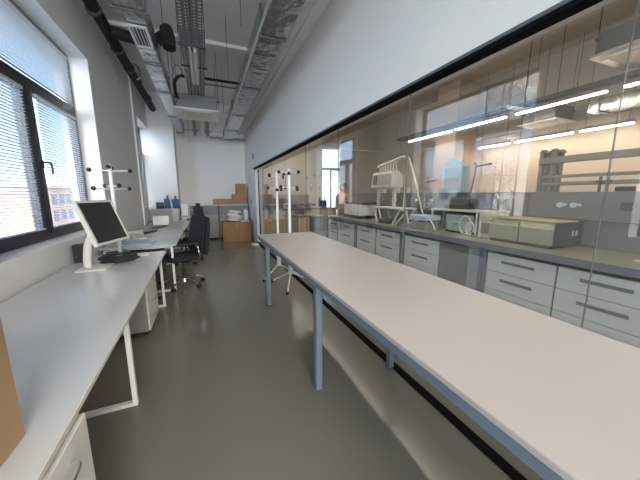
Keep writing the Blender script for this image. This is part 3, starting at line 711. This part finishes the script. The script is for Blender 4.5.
# white tray device and tubes
t = thing('sample_tray_device', 'white low device with pale blue top next to the boom arm', 'instrument', (3.44, 3.56, .905))
MB().box(-.14, .14, -.18, .18, 0, .14, .01).build('housing', GREYP, t); MB().box(-.16, .16, -.20, .20, .16, .24, .008).build('upper_case', LBLUE, t); MB().box(-.12, .12, -.14, .14, .14, .16).build('neck', BLACK, t)
t = thing('raised_shelf', 'long white raised shelf tray on legs behind the tubes', 'shelf', (3.72, 3.12, .905))
MB().box(-.15, .15, -.45, .45, .33, .36, .004).build('board', OFFW, t)
for x in (-.13, .13):
    for y in (-.42, .42): MB().box(x-.012, x+.012, y-.012, y+.012, 0, .33).build('leg', OFFW, t)
MB().box(-.10, .12, -.25, .30, .361, .42, .004).build('dark_box', DGREY, t) if False else None
t = tag(B(-.09, .09, -.20, .20, 0, .07, .006).build('dark_case', DGREY), 'low dark case lying on the raised white shelf', 'case'); t.location = (3.74, 3.15, 1.266)
t = thing('pale_green_case', 'pale blue-green box device standing under the raised shelf', 'instrument', (3.70, 3.05, .905))
MB().box(-.11, .11, -.28, .20, .02, .28, .01).build('housing', CABB, t); MB().box(-.10, .10, -.27, .19, 0, .02).build('base', BLACK, t)
for k, (y, r, lb) in enumerate(((2.78, .13, 'outer'), (2.70, .09, 'inner'))):
    pts = [(3.46, y+r*.75*math.cos(a), .925+r*1.0+r*math.sin(a)) for a in [R(-120+v*30) for v in range(12)]]
    q = MB().tube(pts, .011, 8).build('white_tubing', OFFW, smooth=True); tag(q, lb+' loop of stiff white tubing standing on the bench near the raised shelf', 'tubing')
q = MB().tube([(3.30, 3.95, .925), (3.30, 3.75, 1.0), (3.32, 3.55, 1.08), (3.34, 3.40, 1.10), (3.33, 3.28, 1.05), (3.33, 3.2, .925)], .013, 8).build('white_tubing', OFFW, smooth=True); tag(q, 'long arched white tube in front of the pale blue topped device', 'tubing')
t = thing('clamp_stand', 'black clamp stand with side clamps left of the raised shelf', 'stand', (3.62, 3.78, .905))
MB().box(-.08, .08, -.06, .06, 0, .015, .003).build('base', BLACK, t); MB().cyl((0, 0, .015), (0, 0, .84), .010).build('rod', BLACK, t)
MB().cyl((0, 0, .8), (0, -.22, .82), .012).cyl((0, 0, .36), (0, -.16, .42), .012).ball((0, -.17, .42), .03).build('clamp', DGREY, t, True)
t = thing('clamp_stand', 'tall dark stand with bent arm beside the arched pale cabinet', 'stand', (3.80, 3.02, 1.267))
MB().box(-.05, .05, -.04, .04, .07, .085, .003).build('base', BLACK, t); MB().tube([(0, 0, .08), (0, -.02, .30), (0, -.06, .62), (0, -.03, .70)], .014, 8).build('rod', DGREY, t, True); MB().cyl((0, -.05, .64), (0, -.30, .66), .013).build('arm', DGREY, t, True)
t = thing('arched_cabinet', 'pale blue arched-top glass cabinet behind the raised shelf', 'cabinet', (3.86, 3.42, 1.527))
pr = [(-.20, 0), (-.20, .42), (-.15, .50), (0, .54), (.15, .50), (.20, .42), (.20, 0)]
MB().prism([(y, z) for y, z in pr], -.02, .12, 'x').build('body', LBLUE, t); MB().box(-.028, -.022, -.15, .15, .05, .40).build('door', CABB, t)
t = thing('glass_case', 'beige-framed box at the right end of the raised shelf area', 'case', (3.70, 2.53, .905))
MB().box(-.14, .14, -.12, .12, .0, .36, .005).build('body', CREAM, t); MB().box(-.143, -.141, -.09, .09, .05, .20).build('door', CABG, t)
t = thing('sensor_stand', 'thin stand on the bench left of the beige spectrometer', 'stand', (3.46, 2.55, .905))
MB().box(-.05, .05, -.09, .09, 0, .012, .003).build('base', GREYP, t); MB().cyl((0, 0, .012), (0, 0, .34), .014).build('rod', OFFW, t, True)
t = tag(MB().box(-.04, .04, -.05, .05, 0, .02, .006).build('white_scrap', OFFW), 'small crumpled white scrap on the bench at the right edge', 'paper'); t.location = (3.5, 1.02, .9055)
for k, (y, m_, h, lb) in enumerate(((5.50, OFFW, .09, 'white jar farthest left'), (5.33, BRICK, .08, 'small red jar second from the left'), (5.19, GREYP, .10, 'grey jar third from the left'), (4.98, OFFW, .15, 'bigger white tub fourth from the left'), (4.66, OFFW, .11, 'white jar rightmost'))):
    t = thing('jar', lb + ' on top of the service panel', 'jar', (4.0, y, 1.527), 0, 'jars on the service panel')
    MB().cyl((0, 0, 0), (0, 0, h*.8), .035).build('body', m_, t, True); MB().cyl((0, 0, h*.8), (0, 0, h), .037).build('lid', OFFW, t, True)

# cabinet at bench end and far counter
t = thing('end_cabinet', 'pale blue-grey cabinet turned to the room at the far bench end', 'cabinet', (2.98, 7.30, 0))
MB().box(-.20, .16, -.28, .3, .05, .84, .003).build('body', CABB, t); MB().box(-.22, .165, -.30, .3, .84, .885, .003).build('top', BENCH, t); MB().box(-.18, .14, -.26, .28, 0, .05).build('plinth', BLACK, t)
t = thing('cream_cabinet', 'cream board cabinet left of the pale blue end cabinet', 'cabinet', (2.565, 7.55, 0))
MB().box(-.17, .17, -.28, .3, .05, .84, .003).build('body', WOODC, t); MB().box(-.18, .175, -.30, .3, .84, .885, .003).build('top', BROWN, t)
t = thing('far_counter', 'brown worktop along the far wall of the laboratory', 'counter', (3.1, 9.7, 0))
MB().box(-1.45, 1.6, -.34, .33, .93, .98, .004).build('worktop', BROWN, t)
for x0, x1 in ((-1.43, -.75), (-.72, -.1), (.25, .85), (.88, 1.55)):
    c_ = MB().box(x0, x1, -.30, .32, .05, .925, .003).build('cabinet', WOODC, t)
    MB().box(x0+.01, x1-.01, -.318, -.302, .07, .91, .002).build('door', WOODC, c_)
for x in (-.735, -.09, .16, .865): MB().box(x-.012, x+.06 if x == .16 else x+.012, -.30, -.26, 0, .925).build('leg', BLACK, t)
MB().box(-1.45, .6, .25, .33, .985, 1.48).build('splashback', SERV, t)
for k, (x, h, m_, lb) in enumerate(((2.15, .22, DGREY, 'dark small instrument leftmost'), (2.75, .18, OFFW, 'low white instrument second from left'), (3.25, .26, GREYP, 'grey instrument in the middle'), (3.75, .20, OFFW, 'white instrument second from right'), (4.15, .28, BLACK, 'black instrument rightmost'))):
    t = thing('benchtop_device', lb+' on the far brown worktop', 'instrument', (x, 9.62, .981), 0, 'devices on the far worktop')
    MB().box(-.13, .13, -.12, .12, 0, h, .02, seg=2).build('housing', m_, t); MB().box(-.08, .08, -.125, -.12, h*.4, h*.8).build('display', DGREY if m_ != DGREY else GREYP, t)
    MB().cyl((.08, 0, h), (.08, 0, h+.12), .02).build('knob', GREYP, t, True)
t = thing('microscope', 'black and white microscope on the far brown worktop near the window', 'microscope', (3.95, 9.5, .981))
MB().box(-.07, .07, -.09, .09, 0, .03, .005).build('base', OFFW, t); MB().tube([(0, .07, .03), (0, .08, .2), (0, .02, .32), (0, -.02, .30)], .022).build('arm', OFFW, t, True)
MB().cyl((0, -.03, .12), (0, -.03, .30), .02).cyl((0, -.03, .30), (0, -.10, .40), .016).build('eyepiece', BLACK, t, True); MB().box(-.06, .06, -.07, .05, .10, .112).build('stage', BLACK, t)

# lab ceiling: lit linear lamps
def linear_lamp(x, z, y0, y1, label):
    t = thing('linear_lamp', label, 'ceiling lamp', (x, (y0+y1)/2, z), 0, 'lit linear lamps in the laboratory')
    h = (y1-y0)/2
    MB().box(-.05, .05, -h, h, .012, .07, .006).build('housing', GREYP, t)
    MB().box(-.03, .03, -h+.01, h-.01, -.008, .012, .004).build('diffuser', LAMP if x < 4 else LAMPW, t)
    for y in (-h*.8, h*.8): MB().cyl((0, y, .07), (0, y, (.098 if x == 5.6 else ZC-z-.001)), .004, n=5).build('hanger_rod', DGREY, t)
    return t
rowA = [(-2.4, -1.2), (-1.1, .1), (.95, 2.15), (2.32, 3.62), (3.80, 5.0), (5.1, 6.6)]
rowB = [(-1.9, -.7), (1.0, 2.2), (2.37, 3.10), (3.20, 4.30), (4.42, 5.20)]
an = ['past the right edge, nearest', 'past the right edge, second nearest', 'first from the right edge', 'second from the right edge', 'third from the right edge', 'farthest']
for (a, b), l in zip(rowA, an): linear_lamp(5.6, 3.0, a, b, 'lit warm linear lamp in the nearer row, ' + l)
an = ['past the right edge', 'first from the right edge', 'second from the right edge', 'third from the right edge', 'farthest']
for (a, b), l in zip(rowB, an): linear_lamp(6.72, 2.68, a, b, 'lit warm linear lamp in the row by the peach wall, ' + l)
for i, y in enumerate((0.6, 2.4, 4.2, 6.0, 7.8, 9.3)):  # last two lamps added out of sight to brighten the far end
    linear_lamp(2.95, 3.05, y-(.88 if i < 5 else .58), y+(.88 if i < 5 else .58), 'lit warm linear lamp in the row close behind the glass head, ' + ['nearest', 'second', 'third', 'fourth', 'fifth, added to brighten the far end', 'farthest'][i])
cassette('ceiling cassette air conditioner over the laboratory bench', (5.15, 1.75, 3.22), .45)
cassette('smaller ceiling cassette air conditioner between the two lit lamp rows', (6.28, 3.45, 2.84), .33)
q = MB().cyl((3.85, 9.7, 3.22), (7.0, 9.7, 3.22), .03).build('wall_pipe', WMETAL, smooth=True); tag(q, 'white horizontal pipe high on the far laboratory wall', 'pipe')
q = MB().tube([(3.2, 3.0, 3.9), (3.6, 2.4, 3.85), (4.2, 1.8, 3.95), (4.6, 1.3, 4.1)], .02, 8).build('ceiling_cable', BLACK, smooth=True); tag(q, 'black cable sagging below the laboratory ceiling', 'cable')
foil_duct('foil duct over the lab bench aisle behind the glass', 6.1, 6.42, 2.86, 3.06, -1.5, 2.75, (.2, 1.2, 1.9, 2.6), 'laboratory ducts')
tray('perforated cable tray running above the nearer lamp row', 5.5, 5.7, 3.10, -2.5, 7.0, 4, 'laboratory cable trays')

# ------------------------------------------------------------ person
def person():
    t = thing('person', 'dark-haired person in a pink shirt standing beyond the far bench end', 'person', (3.98, 7.62, 0), R(-65))
    J = {'pel': (0, 0, .97, .135), 'sp': (0, .01, 1.15, .125), 'ch': (0, 0, 1.34, .15), 'nk': (0, .0, 1.52, .058), 'hd0': (0, -.01, 1.60, .065), 'hd': (0, -.015, 1.70, .092), 'hd1': (0, -.01, 1.775, .078),
         'hl': (-.10, 0, .92, .095), 'kl': (-.11, -.02, .50, .06), 'al': (-.11, .02, .09, .04), 'tl': (-.12, -.14, .035, .032),
         'hr': (.10, 0, .92, .095), 'kr': (.11, -.02, .50, .06), 'ar': (.11, .02, .09, .04), 'tr': (.12, -.14, .035, .032),
         'sl': (-.18, 0, 1.44, .065), 'el': (-.24, .03, 1.15, .045), 'wl': (-.15, -.16, 1.02, .028), 'pl': (-.12, -.23, 1.03, .032),
         'sr': (.18, 0, 1.44, .065), 'er': (.24, .03, 1.15, .045), 'wr': (.15, -.16, 1.02, .028), 'pr': (.12, -.23, 1.03, .032)}
    E_ = [('pel', 'sp'), ('sp', 'ch'), ('ch', 'nk'), ('nk', 'hd0'), ('hd0', 'hd'), ('hd', 'hd1'), ('pel', 'hl'), ('hl', 'kl'), ('kl', 'al'), ('al', 'tl'), ('pel', 'hr'), ('hr', 'kr'), ('kr', 'ar'), ('ar', 'tr'), ('ch', 'sl'), ('sl', 'el'), ('el', 'wl'), ('wl', 'pl'), ('ch', 'sr'), ('sr', 'er'), ('er', 'wr'), ('wr', 'pr')]
    for s in ('l', 'r'):
        sg = -1 if s == 'l' else 1
        bx, by, bz, _ = J['p'+s]
        for k in range(4):
            J['f%s%d' % (s, k)] = (bx+(-.027+.018*k), by-.055, bz+.0, .009); J['g%s%d' % (s, k)] = (bx+(-.027+.018*k), by-.085+.005*abs(k-1.5), bz-.02, .008)
            E_ += [('p'+s, 'f%s%d' % (s, k)), ('f%s%d' % (s, k), 'g%s%d' % (s, k))]
        J['t'+s+'1'] = (bx-sg*.04, by+.0, bz+.005, .011); J['t'+s+'2'] = (bx-sg*.05, by-.035, bz, .009)
        E_ += [('p'+s, 't'+s+'1'), ('t'+s+'1', 't'+s+'2')]
    names = list(J); me = bpy.data.meshes.new('body')
    me.from_pydata([J[n][:3] for n in names], [(names.index(a), names.index(b)) for a, b in E_], [])
    o = bpy.data.objects.new('body', me); C.objects.link(o); o.parent = t
    md = o.modifiers.new('skin', 'SKIN')
    if True:
        import bmesh as bmm
        b2 = bmm.new(); b2.from_mesh(me); L = b2.verts.layers.skin.verify()
        b2.verts.ensure_lookup_table()
        for i, v in enumerate(b2.verts):
            v[L].radius = (J[names[i]][3],)*2; v[L].use_root = (i == 0)
        b2.to_mesh(me); b2.free()
    sd = o.modifiers.new('sub', 'SUBSURF'); sd.levels = 1; sd.render_levels = 1
    me.materials.append(SKIN)
    for p in me.polygons: p.use_smooth = True
    # clothes as shells of their own
    q = MB()
    def ring(z, a, b, y=0): return [(a*math.cos(k*PI/8), y+b*math.sin(k*PI/8), z) for k in range(16)]
    def loft(q, rings):
        V = [[q.bm.verts.new(p) for p in r] for r in rings]
        for A_, B_ in zip(V, V[1:]):
            n = len(A_)
            for k in range(n): q.bm.faces.new((A_[k], A_[(k+1) % n], B_[(k+1) % n], B_[k]))
        q.bm.faces.new(V[0][::-1]); q.bm.faces.new(V[-1])
    loft(q, [ring(.86, .19, .15), ring(1.0, .185, .15), ring(1.15, .175, .145), ring(1.32, .21, .165), ring(1.43, .22, .14), ring(1.50, .13, .09), ring(1.525, .07, .07)])
    for sg in (-1, 1): q.cyl((sg*.19, 0, 1.45), (sg*.245, .03, 1.14), .075, .058).cyl((sg*.245, .03, 1.16), (sg*.16, -.14, 1.03), .055, .04)
    q.build('shirt', SHIRT, t, True)
    q = MB()
    loft(q, [ring(.82, .185, .15), ring(.90, .19, .15), ring(1.0, .18, .145)])
    for sg in (-1, 1): q.cyl((sg*.10, 0, .92), (sg*.11, -.02, .5), .105, .075).cyl((sg*.11, -.02, .52), (sg*.11, .02, .08), .075, .06)
    q.build('trousers', TROUS, t, True)
    MB().ball((0, .015, 1.745), .112, (.92, 1.0, 1.0), 16).build('hair', HAIR, t, True)
    MB().ball((0, -.045, 1.70), .085, (.92, .9, 1.12), 16).ball((0, -.13, 1.695), .014, (.8, 1, 1.3)).ball((-.088, .0, 1.70), .02, (.5, 1, 1.4)).ball((.088, .0, 1.70), .02, (.5, 1, 1.4)).build('face', SKIN, t, True)
    MB().ball((-.032, -.118, 1.715), .010).ball((.032, -.118, 1.715), .010).build('eyes', HAIR, t, True)
    MB().ball((0, -.120, 1.652), .02, (1.2, .4, .3)).build('mouth', BRICK, t, True)
person()

# ------------------------------------------------------------ outside
o = B(-90, -1.9, -60, 80, -9.2, -9.0).build('street_ground', GROUND); o['kind'] = 'structure'; o.name = 'floor_outside'
# lattice mast
t = thing('lattice_mast', 'tall steel lattice mast outside, mirrored in the glass', 'mast', (-27.5, 21.0, -9))
q = MB(); hw = 1.25; H = 44
for sx in (-1, 1):
    for sy in (-1, 1): q.box(sx*hw-.09, sx*hw+.09, sy*hw-.09, sy*hw+.09, 0, H)
z = 0; st = 2.1
while z < H-.1:
    for sy in (-1, 1):
        q.cyl((-hw, sy*hw, z), (hw, sy*hw, z+st), .055, n=4).cyl((hw, sy*hw, z), (-hw, sy*hw, z+st), .055, n=4).box(-hw, hw, sy*hw-.05, sy*hw+.05, z-.05, z+.05)
        q.cyl((sy*hw, -hw, z), (sy*hw, hw, z+st), .055, n=4).cyl((sy*hw, hw, z), (sy*hw, -hw, z+st), .055, n=4).box(sy*hw-.05, sy*hw+.05, -hw, hw, z-.05, z+.05)
    z += st
q.build('lattice', MAST, t)
q = MB()
for z in (10, 16, 19, 24): q.box(-hw-.8, hw+.8, -hw-.3, -hw-.1, z, z+.35)
q.cyl((-1.5, -1.4, 21), (-1.5, -1.9, 21), .7, .3); q.build('antenna', OFFW, t)
def building(loc, w_, d, h, m_, label, cols=6, rows=4):
    t = thing('building', label, 'building', loc)
    MB().box(-w_/2, w_/2, -d/2, d/2, 0, h).build('wall', m_, t)
    MB().box(-w_/2-.3, w_/2+.3, -d/2-.3, d/2+.3, h, h+.5).build('roof', CONC, t)
    for i in range(cols):
        for j in range(rows):
            y = -d/2+d*(i+.5)/cols; z = h*(j+.6)/(rows+.3)
            MB().box(w_/2, w_/2+.06, y-.8, y+.8, z-.8, z+.8).build('window', DGLASS, t)
building((-40, 36, -9), 12, 20, 12.5, PALEB, 'pale rendered block outside beyond the mast')
building((-36, 8, -9), 10, 16, 10.2, BRICK, 'brick block outside the nearer window')
building((-52, -10, -9), 12, 24, 12, CONC, 'grey concrete block outside to the left')
building((-30, 60, -9), 14, 16, 11.5, BRICK, 'far brick block outside at the end of the street')

# ------------------------------------------------------------ world, sun, camera
w = bpy.data.worlds.new('World'); bpy.context.scene.world = w; w.use_nodes = True
nt = w.node_tree; nt.nodes.clear()
out = nt.nodes.new('ShaderNodeOutputWorld'); bg = nt.nodes.new('ShaderNodeBackground')
tc = nt.nodes.new('ShaderNodeTexCoord'); sx = nt.nodes.new('ShaderNodeSeparateXYZ'); cr_ = nt.nodes.new('ShaderNodeValToRGB')
nt.links.new(tc.outputs['Generated'], sx.inputs[0]); nt.links.new(sx.outputs['Z'], cr_.inputs['Fac'])
e = cr_.color_ramp.elements; e[0].position = 0; e[0].color = (.42, .66, .98, 1); e[1].position = .7; e[1].color = (.38, .55, .80, 1)
nz = nt.nodes.new('ShaderNodeTexNoise'); nz.inputs['Scale'].default_value = 3.2; nz.inputs['Detail'].default_value = 6
mp = nt.nodes.new('ShaderNodeMapping'); mp.inputs['Scale'].default_value = (1, 1, 3.2)
nt.links.new(tc.outputs['Generated'], mp.inputs['Vector']); nt.links.new(mp.outputs['Vector'], nz.inputs['Vector'])
c2 = nt.nodes.new('ShaderNodeValToRGB'); c2.color_ramp.elements[0].position = .54; c2.color_ramp.elements[1].position = .66
nt.links.new(nz.outputs['Fac'], c2.inputs['Fac'])
mx = nt.nodes.new('ShaderNodeMix'); mx.data_type = 'RGBA'
nt.links.new(c2.outputs['Color'], mx.inputs['Factor']); nt.links.new(cr_.outputs['Color'], mx.inputs['A']); mx.inputs['B'].default_value = (1.0, .96, .90, 1)

dp = nt.nodes.new('ShaderNodeVectorMath'); dp.operation = 'DOT_PRODUCT'; dp.inputs[1].default_value = (.10, -.88, .46)
nt.links.new(tc.outputs['Generated'], dp.inputs[0])
m1 = nt.nodes.new('ShaderNodeMath'); m1.operation = 'MAXIMUM'; m1.inputs[1].default_value = 0; nt.links.new(dp.outputs['Value'], m1.inputs[0])
m2 = nt.nodes.new('ShaderNodeMath'); m2.operation = 'POWER'; m2.inputs[1].default_value = 3; nt.links.new(m1.outputs[0], m2.inputs[0])
m3 = nt.nodes.new('ShaderNodeMath'); m3.operation = 'MULTIPLY_ADD'; m3.inputs[1].default_value = 6.0; m3.inputs[2].default_value = .85; nt.links.new(m2.outputs[0], m3.inputs[0])
nt.links.new(m3.outputs[0], bg.inputs['Strength'])
mg = nt.nodes.new('ShaderNodeMix'); mg.data_type = 'RGBA'; mg.clamp_factor = True
nt.links.new(m2.outputs[0], mg.inputs['Factor']); nt.links.new(mx.outputs['Result'], mg.inputs['A']); mg.inputs['B'].default_value = (1, .93, .82, 1)
nt.links.new(mg.outputs['Result'], bg.inputs['Color'])
nt.links.new(bg.outputs[0], out.inputs[0])

def portal(loc, rot, sx_, sy_):
    l = bpy.data.lights.new('window_portal', 'AREA'); l.shape = 'RECTANGLE'; l.size = sx_; l.size_y = sy_; l.cycles.is_portal = True
    o = bpy.data.objects.new('window_portal', l); C.objects.link(o); o.location = loc; o.rotation_euler = rot
for a, b in WIN: portal((-1.72, (a+b)/2, (ZS+ZT)/2), (0, R(-90), 0), ZT-ZS, b-a)
portal((-.02, -3.7, 2.35), (R(90), 0, 0), 2.55, 3.7)
portal((4.82, 10.45, 1.7), (R(-90), 0, 0), .95, 3.3)

cam = bpy.data.cameras.new('camera'); co = bpy.data.objects.new('camera', cam); C.objects.link(co)
bpy.context.scene.camera = co
cam.sensor_width = 36; cam.lens = 36*270/640; cam.clip_start = .02; cam.clip_end = 300
P = math.atan(46/270); Y_ = math.atan(115.3/math.hypot(270, 46))
co.location = (0, 0, 1.5); co.rotation_euler = (PI/2-P, 0, -Y_)
vs = bpy.context.scene.view_settings
vs.view_transform = 'Standard'; vs.look = 'None'; vs.gamma = 1; vs.use_curve_mapping = False; vs.exposure = 2.1
